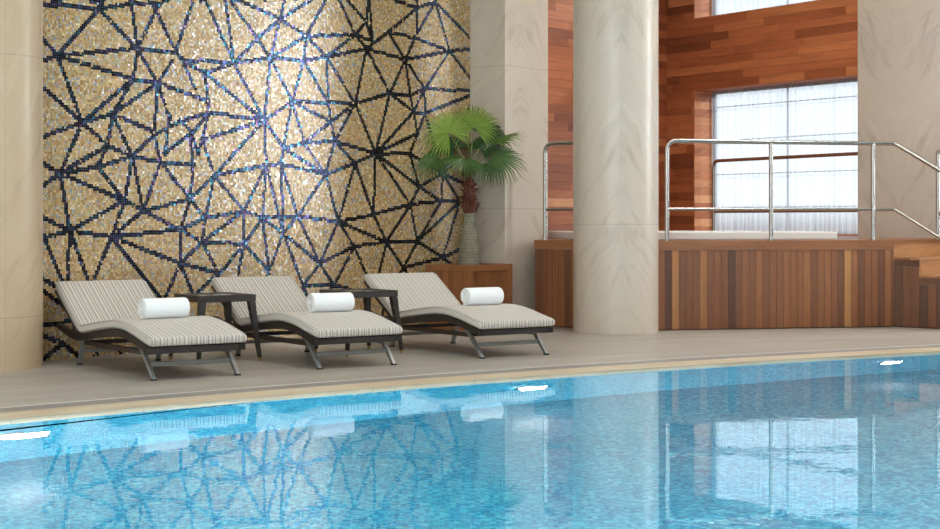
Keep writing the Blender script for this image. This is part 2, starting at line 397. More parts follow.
# ------------------------------------------------------------------ mosaic wall
W3 = lambda s, z, d=0: (A[0]+mdir.x*s+mnor.x*d, A[1]+mdir.y*s+mnor.y*d, z)
F = 1550.0
def onwall(x, y):
    r = (x-470)/F; s = (r*A[1]-A[0])/(mdir.x-r*mdir.y); Y = A[1]+mdir.y*s
    return (s, EYE+(220-y)*Y/F)
N = {1:(98.5,9),3:(57,55.5),4:(137,48.5),5:(175.3,52),6:(133,79),7:(157.3,83.4),8:(155.7,10),9:(82,122.3),10:(182,60),11:(233.8,63),12:(204.8,73.2),13:(257.2,38.4),14:(270.2,58),15:(280,19),16:(306,36),17:(303.5,60.4),18:(326.4,57),
 19:(208,101),20:(264,120.5),21:(355,34.7),22:(366.2,48.7),23:(292,101.5),24:(328,102.7),25:(355,103.6),26:(417,7.7),27:(435,2),28:(405,59.6),29:(449.6,51),30:(388,32.2),31:(414.7,38),32:(372,41),33:(366,22),34:(424.2,88.6),35:(389.5,93.3),36:(410,95.2),37:(413.6,111.8),38:(424.8,113.2),39:(417,133.8),40:(375.3,153.2),41:(334.5,141.4),42:(354.8,163.4),43:(330.6,121.8),44:(442.5,173.4),45:(409.5,154),46:(304,143),47:(419,187),48:(325.5,174.3),49:(373.2,214.5),50:(410.2,204.2),
 52:(112.3,114),53:(107.2,145.6),54:(59.8,173.5),55:(132,156.5),56:(154,134.6),57:(165,152.5),58:(181.3,121),59:(191.5,132.8),60:(197.4,153),61:(169,117.5),62:(97,167),63:(209,112.5),64:(160,162),65:(193,164),66:(202,139.8),67:(190,135),68:(283,148.3),69:(214,175.5),70:(266,165),71:(124.4,200.5),72:(143,210.8),73:(179.7,229.8),74:(69.8,230.7),75:(111.4,236.7),76:(190,199),77:(44,238),78:(179.8,263.3),79:(202,242.1),80:(218,273),81:(243.7,211),82:(262,217.8),83:(283,233.2),84:(297.4,216.2),85:(243.7,244),86:(338,221.8),87:(205,218),88:(281,164),89:(269,271.5),90:(303,286),91:(319.4,263.4),92:(354,246.4),93:(334,285.4),95:(386.4,242),96:(417,241.4),97:(403.3,267.8),98:(442.6,257.5),99:(441,201),100:(459.5,201.8)}
SEG = '''1-42,4 1-103,0 1-132,3.5 132,3.5-162,3 1-4 1-3 3-42,38 3-42,61 3-4 3-6 3-9 4-6 4-7 4-131,2 4-8 4-5 5-8 5-193,0 8-162,0 8-148,0 7-172,61 6-7 6-9 10-195,89 5-10
10-11 10-12 12-11 12-19 12-20 11-20 11-13 11-14 11-205,0 11-225,0 13-230,1 13-15 13-14 14-15 15-238,0 15-284,0 15-311,0 15-16 16-325.5,0 16-21 16-14 16-17 16-18 14-17 17-18 18-21 18-22 14-20 14-23 17-23 17-24 18-24 18-25
339,0-21 33-347,0 33-368,0 369,0-32 33-32 21-33 21-32 21-22 22-30 30-26 26-27 26-395,1 26-416,0 26-417,33 27-417,33 27-29 27-470,38 27-434,0 30-31 31-29 30-28 31-28 22-28 28-29 29-471,49 29-471,80 29-34 28-34 28-35 28-36 22-35 22-25 34-471,91
24-25 25-35 35-36 36-34 25-43 25-41 25-40 35-40 35-37 36-37 34-37 34-38 37-38 37-39 38-39 38-471,95 38-44 37-40 39-40 40-45 45-39 45-47 45-44 471,103-44 41-40 41-42 40-42 42-48 40-49 40-50 40-47 41-48 24-43 43-41 43-46 46-41 23-43
9-42,87 9-42,137 9-54 9-53 9-52 52-7 6-52 52-53 52-55 52-150,130 150,130-56 7-56 7-61 7-19 53-55 53-54 53-62 55-62 54-62 55-56 56-58 58-63 56-64 57-61 57-59 58-59 59-60 55-64 64-65 42,163-54
19-63 63-20 63-66 63-67 66-20 20-69 20-70 20-68 20-23 23-24 23-68 23-46 68-46 46-48 68-88 68-48 70-88 88-48 69-70 66-69 67-65 66-60
54-42,186 54-74 54-71 62-71 71-55 55-72 64-72 64-76 65-76 71-72 71-74 71-75 72-75 72-76 72-73 73-76 73-75 74-75 74-42,217 74-77 77-62,281 74-67,281 74-88,281 75-93,281 75-160,297 75-78 73-78 73-79 78-79 78-80 78-165,298 78-194,297 42,279-70,293 42,290-75,315 41,325-75,321 41,335-62,343 62,343-86,363 59,346-42,360 98,350-94,358 117,347-121,355
69-81 69-87 69-76 87-81 87-76 87-79 87-73 79-81 81-82 81-70 70-82 81-85 82-85 82-84 82-83 83-84 88-83 70-83 88-84 84-48 84-86 48-86 79-85 82-89 83-89 83-90 83-91 84-91 86-91 91-92 91-90 91-93 90-93 93-92 93-350,289 85-89 85-220,273 85-238,274 79-80
42-86 42-49 86-49 49-50 49-95 50-95 50-47 50-99 47-99 47-44 44-99 44-100 44-470,187 44-460,158 99-100 99-96 100-96 100-98 50-96 95-96 95-92 86-95 86-92 92-368,279 95-378,276 95-97 96-97 96-98 97-98 97-396,278 98-471,244 98-455,268 80-193,297 79-182,262 93-322,300 90-310,305 89-262,285 97-425,300 98-471,280'''.split()
def P(t): return onwall(*(float(q) for q in t.split(','))) if ',' in t else onwall(*N[int(t)])
segs = [(P(t.split('-')[0]), P(t.split('-')[1])) for t in SEG]
# the pattern goes on above the frame: a few more long lines up to the top of the tiling
MTOP = 4.3
for s in np.arange(.1, MLEN, .42):
    zt = 3.05+.12*s
    segs.append(((s, zt), (s+random.uniform(-.5,.5), MTOP))); segs.append(((s, zt), (s+.42, zt+random.uniform(.1,.7))))
TS = .0205
def mosaic():
    ns, nz = int(MLEN/TS), int(MTOP/TS)
    S, Z = np.meshgrid((np.arange(ns)+.5)*TS, (np.arange(nz)+.5)*TS, indexing='ij')
    dmin = np.full(S.shape, 9.0)
    for (p, q) in segs:
        p = np.array(p); q = np.array(q); d = q-p; L2 = max(1e-6, d@d)
        t = np.clip(((S-p[0])*d[0]+(Z-p[1])*d[1])/L2, 0, 1)
        dmin = np.minimum(dmin, np.hypot(S-p[0]-t*d[0], Z-p[1]-t*d[1]))
    nodes = np.array([onwall(*v) for v in N.values()])
    for nd in nodes: dmin = np.minimum(dmin, np.maximum(0, np.hypot(S-nd[0], Z-nd[1])-.013))
    line = (dmin < .0205) & (rng.random(S.shape) > .02)
    n = ns*nz; S = S.ravel(); Z = Z.ravel(); line = line.ravel()
    h = TS*.46
    tx = rng.normal(0, .035, n); tz = rng.normal(0, .035, n)
    co = np.zeros((n, 4, 3))
    for k, (i, j) in enumerate(((-1,-1),(1,-1),(1,1),(-1,1))):
        s = S+i*h; z = Z+j*h; d = .004 + i*h*tx + j*h*tz
        co[:,k,0] = A[0]+mdir.x*s+mnor.x*d; co[:,k,1] = A[1]+mdir.y*s+mnor.y*d; co[:,k,2] = z
    pal = np.array([srgb(202,168,114), srgb(188,150,96), srgb(214,186,138), srgb(168,132,82), srgb(226,206,168), srgb(202,172,136), srgb(208,160,110), srgb(180,166,120)])
    w = np.array([.27,.20,.18,.12,.08,.07,.05,.03])
    c = pal[rng.choice(len(pal), n, p=w/w.sum())] * rng.uniform(.78, 1.10, (n,1))
    pearl = rng.random(n) < .14                              # scattered pearly tiles among the gold ones
    pp = np.array([srgb(214,186,190), srgb(180,196,214), srgb(186,206,190), srgb(220,196,160), srgb(206,204,210)])
    c[pearl] = (pp[rng.choice(5, n)] * rng.uniform(.7,1.0,(n,1)))[pearl]
    dk = np.array([srgb(62,70,92), srgb(66,88,130), srgb(72,140,160), srgb(100,90,146), srgb(44,48,60), srgb(136,104,150), srgb(64,128,144), srgb(52,60,76)])
    dc = dk[rng.choice(8, n, p=[.22,.18,.10,.10,.17,.05,.06,.12])] * rng.uniform(.36, .86, (n,1))
    c[line] = dc[line]
    rgba = np.ones((n,4)); rgba[:,:3] = c; rgba[:,3] = np.where(line, .0, np.where(pearl, .6, .93))
    me = bpy.data.meshes.new('wall_left')
    me.vertices.add(4*n); me.vertices.foreach_set('co', co.ravel())
    me.loops.add(4*n); me.loops.foreach_set('vertex_index', np.arange(4*n, dtype=np.int32))
    me.polygons.add(n); me.polygons.foreach_set('loop_start', np.arange(0, 4*n, 4, dtype=np.int32))
    me.update(calc_edges=True)
    ta = me.color_attributes.new('tone', 'FLOAT_COLOR', 'CORNER'); ta.data.foreach_set('color', np.repeat(rgba, 4, axis=0).ravel())
    me.materials.append(M['mosaic'])
    o = bpy.data.objects.new('wall_left', me); COL.objects.link(o)
    return tag(o, 'tall gold mosaic wall with an angular web of dark lines', 'wall', kind='structure')
mosaic()
fr_m = (A, mdir, mnor)
m = MB(); m.fbox(fr_m, -.6, MLEN+.6, -.1, CEIL, -.35, .0)
tag(m.build('wall_left_backing', M['grout']), kind='structure')
m = MB(); m.fbox(fr_m, 0, MLEN, MTOP, CEIL, 0, .02); tag(m.build('trim_4', M['plaster']), kind='structure')

# ------------------------------------------------------------------ stone piers and columns
m = MB(); PD = .503; m.fbox((E, mdir, mnor), 0.0, .02, -.05, CEIL, -.3, PD)
P2 = (E[0]+mnor.x*PD, E[1]+mnor.y*PD); PW = .84
pq = [(E[0],E[1]), P2, (P2[0]+mdir.x*PW, P2[1]+mdir.y*PW), (E[0]+mdir.x*PW, E[1]+mdir.y*PW)]
m = MB(); m.prism(pq, -.02, CEIL)
tag(m.build('pillar', M['pier'], bevel=.004), 'square pale stone pillar behind the potted palm', 'pillar', kind='structure')
CC = (1.572, 16.72); CR = .458
m = MB(); m.lathe([(CR,-.02),(CR,CEIL)], (CC[0],CC[1],0), 72, uvr=CR, th0=-PI/2+.03)
tag(m.build('column', M['column'], smooth=40), 'round pale marble column standing before the wooden platform', 'column', kind='structure')
m = MB(); m.lathe([(.46,-.02),(.46,CEIL)], (-3.968,12.67,0), 72, uvr=.46, th0=-PI/2)
tag(m.build('column', M['column_left'], smooth=40), 'round cream stone column at the left end of the mosaic wall', 'column', kind='structure')
fdir = Vector((.977,.213)); fnor = Vector((-.213,.977))
m = MB(); q0 = Vector((4.84,19.35)); q1 = q0+fdir*1.9; q2 = q1+fnor*.7; q3 = q0+Vector((.30,.95))*.7
m.prism([q0,q1,q2,q3], DECK-.02, CEIL)
tag(m.build('pillar', M['pillar'], bevel=.004), 'broad brown veined stone pillar right of the large window', 'pillar', kind='structure')

# ------------------------------------------------------------------ wood walls with windows
CB = Vector((3.177, 25.0)); bdir = Vector((.5857,-.8105)); bnor = Vector((-.8105,-.5857))
ROW = (4.365-3.25)/9
def plank_wall(fr, s0, s1, zlo, zhi, holes, name, label, tone=(.0,1)):
    m = MB(); z = 3.25
    while z > zlo: z -= ROW
    while z < zhi:
        z0, z1 = max(z, zlo), min(z+ROW, zhi)
        spans = [(s0, s1)]
        for (h0, h1, hz0, hz1) in holes:
            if z1 > hz0+.01 and z0 < hz1-.01:
                ns = []
                for a, b in spans:
                    if h1 <= a or h0 >= b: ns.append((a, b)); continue
                    if h0 > a: ns.append((a, h0))
                    if h1 < b: ns.append((h1, b))
                spans = ns
        for a, b in spans:
            t = a - random.uniform(0, 1.2)
            while t < b:
                L = random.uniform(.7, 2.0); p, q = max(a, t), min(b, t+L)
                if q-p > .01: m.fbox(fr, p+.001, q-.001, z0+.0015, z1-.0015, -.03, .0, min(1, max(0, random.gauss(.42,.22))), (random.uniform(0,9), random.uniform(0,9)))
                t += L
        z += ROW
    # solid wall behind the cladding
    xs = sorted({s0, s1, *[h[0] for h in holes], *[h[1] for h in holes]}); zs = sorted({zlo, zhi, *[h[2] for h in holes], *[h[3] for h in holes]})
    for i in range(len(xs)-1):
        for j in range(len(zs)-1):
            cx, cz = (xs[i]+xs[i+1])/2, (zs[j]+zs[j+1])/2
            if any(h[0]<cx<h[1] and h[2]<cz<h[3] for h in holes): continue
            m.fbox(fr, xs[i], xs[i+1], zs[j], zs[j+1], -.38, -.03, .05)
    return tag(m.build(name, M['wood_wall']), label, 'wall', kind='structure')
WT0, WT1 = .62, 4.7
holes = [(WT0, WT1, DECK, 3.25), (WT0, WT1, 4.365, 6.1)]
plank_wall((CB, bdir, bnor), -.3, 6.0, DECK-.0, CEIL, holes, 'wall_right', 'wall of horizontal red brown boards around the windows')
anor = Vector((mdir.y, -mdir.x)); 
plank_wall((CB - mdir*6.0, mdir, anor), 0, 6.01, DECK-.0, CEIL, [], 'wall_back', 'wall of horizontal red brown boards behind the round column')
def window(name, z0, z1, label, bars):
    t = empty(name, (CB.x+bdir.x*WT0, CB.y+bdir.y*WT0, z0)); tag(t, label, 'window', kind='structure')
    def loc(mb):
        mb.v = [(x-t.location.x, y-t.location.y, z-t.location.z) for x, y, z in mb.v]; return mb
    fr = (CB, bdir, bnor)
    m = MB()
    zz = z0
    while zz < z1:
        m.fbox(fr, WT0-.0, WT0+.012, zz, min(z1, zz+ROW)-.002, -.42, -.0, random.uniform(.45,.95), (random.random()*9, random.random()*9)); zz += ROW
    m.fbox(fr, WT1-.012, WT1, z0, z1, -.42, 0, .5); loc(m).build('jamb', M['wood_wall'], t)
    m = MB(); m.fbox(fr, WT0+.012, WT1-.012, z1-.012, z1, -.42, 0, .45); m.fbox(fr, WT0+.012, WT1-.012, z0, z0+.02, -.42, 0.0, .75); loc(m).build('sill', M['wood_wall'], t)
    m = MB()
    for a, b, c, d in ((WT0+.012, WT0+.06, z0+.02, z1-.012), (WT1-.06, WT1-.012, z0+.02, z1-.012), (WT0+.06, WT1-.06, z1-.05, z1-.012), (WT0+.06, WT1-.06, z0+.02, z0+.06)): m.fbox(fr, a, b, c, d, -.44, -.40)
    loc(m).build('frame', M['dark_metal'], t)
    m = MB()
    for z in bars: m.fbox(fr, WT0+.06, WT1-.06, z-.007, z+.007, -.435, -.415)
    m.fbox(fr, 2.195, 2.212, z0+.06, z1-.05, -.435, -.409); loc(m).build('mullion', M['dark_metal'], t)
    m = MB(); m.fbox(fr, WT0+.06, WT1-.06, z0+.06, z1-.05, -.425, -.42); loc(m).build('glass', M['glass'], t)
window('window_1', DECK, 3.25, 'large floor level window behind the railing', [1.40, 1.92, 2.46, 2.99])
window('window_2', 4.365, 6.1, 'upper window above the wooden wall boards', [4.9, 5.45])
def curtain(z0, z1, label):
    m = MB(); n = 420; vs = []; s0, s1 = WT0+.10, WT1-.05
    for i in range(n+1):
        t = i/n; s = s0+(s1-s0)*t; d = -.30 + .012*math.sin(t*230+2*math.sin(t*31)) + .008*math.sin(t*63+1)
        for z in (z0, z1): vs.append((CB.x+bdir.x*s+bnor.x*d, CB.y+bdir.y*s+bnor.y*d, z))
    L = s1-s0
    m.add(vs, [(2*i,2*i+2,2*i+3,2*i+1) for i in range(n)], [[(L*i/n,z0),(L*(i+1)/n,z0),(L*(i+1)/n,z1),(L*i/n,z1)] for i in range(n)])
    return tag(m.build('sheer_curtain', M['curtain'], smooth=80), label, 'curtain')
curtain(DECK+.025, 3.235, 'white striped sheer curtain in the large lower window')
curtain(4.39, 6.085, 'white striped sheer curtain in the upper window at the top edge')

# ------------------------------------------------------------------ wooden platform and stairs
L0 = Vector((.736,17.55)); n2 = mnor
CORN = Vector((1.768,16.74)); PCN = Vector((4.756,17.39))
NR = CR+.012; c0 = Vector(CC)
def hit(p, d):   # where a line meets the notch circle, both ends
    b = (p-c0).dot(d); q = b*b-((p-c0).length_squared-NR*NR); q = math.sqrt(q); return p+d*(-b-q), p+d*(-b+q)
lf = (CORN-L0).normalized(); hl = hit(L0, lf)[0]; hr = hit(PCN, -fdir)[0]
al, ar = math.atan2(*(hl-c0).yx), math.atan2(*(hr-c0).yx)
if al < 0: al += 2*PI
notch = [c0+Vector((math.cos(al+(ar-al)*i/24), math.sin(al+(ar-al)*i/24)))*NR for i in range(25)]
outline = [L0]+notch+[PCN, PCN+mdir*1.5, Vector((6.95,19.45)), Vector((6.53,20.0)), CB-Vector((0,.04)), CB-mdir*5.9+anor*.02, Vector((.96,18.25))]
plat = empty('wooden_platform', (2.6,18.5,0)); tag(plat, 'raised plank clad wooden platform carrying the hot tub', 'platform')
def PL(mb, o=plat): mb.v = [(x-o.location.x, y-o.location.y, z-o.location.z) for x, y, z in mb.v]; return mb
m = MB(); m.prism(outline, DECK-.05, DECK); PL(m).build('deck_top', M['wood_h'], plat)
def skirt(p, q, ztop, name_mb, nor, wid=.081, d=.02, zb=.012):
    dr = (q-p); L = dr.length; dr.normalize(); s = 0
    fr = (p, dr, nor)
    while s < L-.002:
        e = min(L, s+wid); name_mb.fbox(fr, s+.0018, e-.0018, zb, ztop, -d, 0, min(1, max(0, random.gauss(.40,.17))), (random.random()*9, random.random()*9)); s = e
    name_mb.fbox(fr, 0, L, 0, ztop, -d-.03, -d-.002, 0.0)
def outn(p, q):
    d = (q-p).normalized(); return Vector((d.y, -d.x))
FA = .105
sideL = Vector((.90,18.14)); sk0, sk1 = PCN+mdir*1.5, Vector((6.95,19.45)); cq = PCN+(fnor+mdir).normalized()*.085
for p, q in ((L0, hl), (hr, PCN), (sideL, L0), (sk0, sk1)):
    m = MB(); skirt(p, q, DECK-FA, m, outn(p, q))
    if p is hr: m.box((cq.x,cq.y,(DECK-FA)/2), (.05,.05,DECK-FA-.01), .6, tone=0.0)
    PL(m).build('plank_skirt', M['wood_v'], plat)
for p, q in ((L0, hl), (hr, PCN), (sideL, L0), (sk0, sk1)):
    d = (q-p).normalized(); L = (q-p).length; s = 0; m = MB()
    while s < L: e = min(L, s+2.35); m.fbox((p, d, outn(p, q)), s+.001, e-.001, DECK-FA+.003, DECK-.001, -.02, .012, random.uniform(.5,.68), (random.random()*5, random.random()*5)); s = e
    PL(m).build('fascia_board', M['wood_h'], plat)

st = empty('wooden_stairs', (PCN.x, PCN.y, 0)); tag(st, 'plank clad wooden stairs stepping down at the right edge', 'stairs')
RISE = DECK/5; RUN = .295; SW = 1.45; sd = mnor
def SF(j): return PCN + sd*(RUN*j)
m = MB()
for j in range(4):
    zt = DECK-RISE*(j+1); p, q = SF(j), SF(j+1)
    fr = (p, sd, -mdir); s = 0; L = RUN
    for a in range(3): m.fbox(fr, a*L/3+.0018, (a+1)*L/3-.0018, .012, zt-FA, -.02, 0, min(1, max(0, random.gauss(.3,.2))), (random.random()*9, random.random()*9))
    m.fbox(fr, 0, L, 0, zt-FA, -.05, -.022, 0)
    for a in range(1):  m.fbox(fr, .0, L, zt-FA+.003, zt-.026, -.02, .004, random.uniform(.05,.2))
PL(m, st).build('side_panel', M['wood_v'], st)
for j in range(4):
    zt = DECK-RISE*(j+1); p, q = SF(j), SF(j+1)
    m = MB(); fr = (p, sd, -mdir)
    for a in range(3): m.fbox(fr, a*RUN/3+.001, (a+1)*RUN/3-.001+(.012 if a==2 else 0), zt-.025, zt, -SW, .012, random.uniform(.5,.8))
    PL(m, st).build('tread', M['wood_h'], st)
for j in range(5):
    zt = DECK-RISE*j-(.0 if j==0 else .027); p = SF(j); m = MB(); fr = (p, mdir, sd)
    for a in range(2): m.fbox(fr, .001, SW, DECK-RISE*(j+1)+.001+(zt-DECK+RISE*(j+1))*a/2, DECK-RISE*(j+1)+.001+(zt-DECK+RISE*(j+1))*(a+1)/2-.002, -.02, .0, random.uniform(.55,.85), (random.random()*5, random.random()*5))
    PL(m, st).build('riser', M['wood_h'], st)

# ------------------------------------------------------------------ hot tub
td = fdir; tn = fnor; T0 = Vector((1.085,17.49)); TL = 3.36; TW = 1.9; RIM = 1.063
tub = empty('hot_tub', (T0.x, T0.y, DECK)); tag(tub, 'low white rim of the hot tub set in the wooden platform', 'hot tub')
T0 = Vector((1.30,17.60)); TL = 3.10
frt = (T0, td, tn)
m = MB()
for a,b,c,d in ((0,TL,0,.26),(0,TL,TW-.26,TW),(0,.26,.26,TW-.26),(TL-.26,TL,.26,TW-.26)): m.fbox(frt, a, b, DECK, RIM, c, d)
PL(m, tub).build('rim', M['tub'], tub, bevel=.012)
m = MB()
for a,b,c,d in ((.26,TL-.26,.26,.30),(.26,TL-.26,TW-.30,TW-.26),(.26,.30,.30,TW-.30),(TL-.30,TL-.26,.30,TW-.30)): m.fbox(frt, a, b, DECK+.001, RIM-.02, c, d)
m.fbox(frt, .26, TL-.26, DECK+.0005, DECK+.012, .26, TW-.26); PL(m, tub).build('basin', M['pool'], tub)
m = MB(); m.fbox(frt, .31, TL-.31, DECK+.03, DECK+.04, .31, TW-.31); PL(m, tub).build('tub_water', M['water'], tub)

# ------------------------------------------------------------------ steel handrails
TR = 2.062; MR = 1.318; rr = .0245
def bend(a, b, c, r=.09, n=6):
    """points rounding the corner b between a and c"""
    a, b, c = Vector(a), Vector(b), Vector(c); u = (a-b).normalized(); w = (c-b).normalized(); p, q = b+u*r, b+w*r
    return [tuple((p*(1-t)**2 + b*2*t*(1-t) + q*t*t)) for t in [i/n for i in range(n+1)]]
def rail_thing(name, base, label):
    t = empty(name, (base[0], base[1], DECK)); tag(t, label, 'handrail'); return t
def rpart(name, t, pts, r=rr, mat='steel'):
    m = MB(); m.tube(pts, r, 14); return PL(m, t).build(name, M[mat], t, 40)
def post(t, x, y, ztop, zb=DECK):
    o = rpart('post', t, [(x,y,zb), (x,y,ztop)])
    m = MB(); m.lathe([(.05,0),(.05,.008),(.028,.014)], (x,y,zb), 20); f = PL(m, t).build('base_flange', M['steel'], o, 40); return o
# right-hand rail
r1, r2, r3, r4 = (2.148,16.90), (3.333,17.16), (4.53,17.42), (4.793,17.48)
t = rail_thing('handrail', r2, 'brushed steel guard rail on the platform front right of the column')
s_end = Vector((r4[0],r4[1],TR)) + Vector((sd.x,sd.y,-.6))*1.3
m_end = Vector((r4[0],r4[1],MR)) + Vector((sd.x,sd.y,-.6))*1.3
rpart('top_rail', t, [(r1[0],r1[1],DECK)]+bend((r1[0],r1[1],DECK),(r1[0],r1[1],TR),(r4[0],r4[1],TR),.11,8)+bend((r1[0],r1[1],TR),(r4[0],r4[1],TR),s_end,.03,3)+[tuple(s_end)])
rpart('lower_rail', t, [(r1[0],r1[1],MR)]+bend((r1[0],r1[1],MR),(r4[0],r4[1],MR),m_end,.03,3)+[tuple(m_end)], .017)
m = MB(); m.lathe([(.05,0),(.05,.008),(.028,.014)], (r1[0],r1[1],DECK), 20); PL(m, t).build('base_flange', M['steel'], t, 40)
post(t, *r2, TR); post(t, *r3, TR)
jp = PCN+sd*(RUN*3.6)+mdir*.08; post(t, jp.x, jp.y, 2.06-.6*1.02, DECK-4*RISE)
# left-hand rail
l1 = Vector((.85,17.56)); l2 = l1+lf*.42; lend = l1+lf*.52
t = rail_thing('handrail', l1, 'short steel guard rail on the platform end left of the column')
rpart('top_rail', t, [(l1.x,l1.y,DECK)]+bend((l1.x,l1.y,DECK),(l1.x,l1.y,TR),(lend.x,lend.y,TR),.11,8)+[(lend.x,lend.y,TR)])
rpart('lower_rail', t, [(l1.x,l1.y,MR),(lend.x,lend.y,MR)], .017); post(t, l2.x, l2.y, TR)
m = MB(); m.lathe([(.05,0),(.05,.008),(.028,.014)], (l1.x,l1.y,DECK), 20); PL(m, t).build('base_flange', M['steel'], t, 40)
# rear rail beside the window
b1, b2 = Vector((3.56,22.66)), Vector((5.085,20.03))
t = rail_thing('handrail', b1, 'steel guard rail behind the hot tub in front of the window')
rpart('top_rail', t, [(b1.x,b1.y,DECK)]+bend((b1.x,b1.y,DECK),(b1.x,b1.y,TR),(b2.x,b2.y,TR),.11,8)+[(b2.x,b2.y,TR)])
rpart('lower_rail', t, [(b1.x,b1.y,MR),(b2.x,b2.y,MR)], .017)
m = MB(); m.lathe([(.05,0),(.05,.008),(.028,.014)], (b1.x,b1.y,DECK), 20); PL(m, t).build('base_flange', M['steel'], t, 40)
# far stair rail
s1 = Vector((5.60,18.55)); e1 = s1+Vector((sd.x,sd.y))*1.3
t = rail_thing('handrail', s1, 'steel stair rail on the far side of the steps by the brown stone pillar')
rpart('top_rail', t, [(s1.x,s1.y,DECK)]+bend((s1.x,s1.y,DECK),(s1.x,s1.y,TR),(e1.x,e1.y,TR-.6*1.3),.09,8)+[(e1.x,e1.y,TR-.6*1.3)])
rpart('lower_rail', t, [(s1.x,s1.y,MR),(e1.x,e1.y,MR-.6*1.3)], .017)
fp = s1+Vector((sd.x,sd.y))*1.12; post(t, fp.x, fp.y, TR-.6*1.12+.0, DECK-4*RISE)
m = MB(); m.lathe([(.05,0),(.05,.008),(.028,.014)], (s1.x,s1.y,DECK), 20); PL(m, t).build('base_flange', M['steel'], t, 40)

# ------------------------------------------------------------------ sun loungers
def interp(keys, u):
    if u <= keys[0][0]: return keys[0][1]
    for i in range(len(keys)-1):
        (x0,y0),(x1,y1) = keys[i], keys[i+1]
        if u <= x1:
            t = (u-x0)/(x1-x0)
            m0 = (keys[i+1][1]-keys[i-1][1])/(keys[i+1][0]-keys[i-1][0]) if i else (y1-y0)/(x1-x0)
            m1 = (keys[i+2][1]-keys[i][1])/(keys[i+2][0]-keys[i][0]) if i+2 < len(keys) else (y1-y0)/(x1-x0)
            h = x1-x0
            return y0*(2*t**3-3*t**2+1)+h*m0*(t**3-2*t**2+t)+y1*(-2*t**3+3*t**2)+h*m1*(t**3-t**2)
    return keys[-1][1]
FT = [(0,.252),(.15,.283),(.34,.322),(.52,.346),(.70,.350),(.94,.328),(1.18,.298),(1.45,.268),(1.7,.285),(1.97,.330)]
HW = .40
def loft(mb, stations, closed=True, tone=.5, capends=True, uvmode=None):
    """stations: list of cross-sections (equal length point lists)"""
    n = len(stations[0]); vs = [p for s in stations for p in s]; fs = []; uv = []
    for i in range(len(stations)-1):
        for k in range(n if closed else n-1):
            f = (i*n+k, i*n+(k+1)%n, (i+1)*n+(k+1)%n, (i+1)*n+k); fs.append(f)
    if capends: fs.append(tuple(range(n-1,-1,-1))); fs.append(tuple((len(stations)-1)*n+k for k in range(n)))
    uv = [[uvmode(vs[k]) for k in f] for f in fs] if uvmode else None
    mb.add(vs, fs, uv, tone)
def rounded(w, h, r, n=4):
    pts = []
    for cx, cz, a in ((w-r, h-r, 0), (-w+r, h-r, 90), (-w+r, r, 180), (w-r, r, 270)):
        for i in range(n+1): b = R(a+90*i/n); pts.append((cx+r*math.cos(b), cz+r*math.sin(b)))
    return pts
J = Vector((0,1.44,.268)); bd = Vector((0,.545,.34)).normalized(); bn = Vector((0,-bd.z,bd.y))
BL = .68
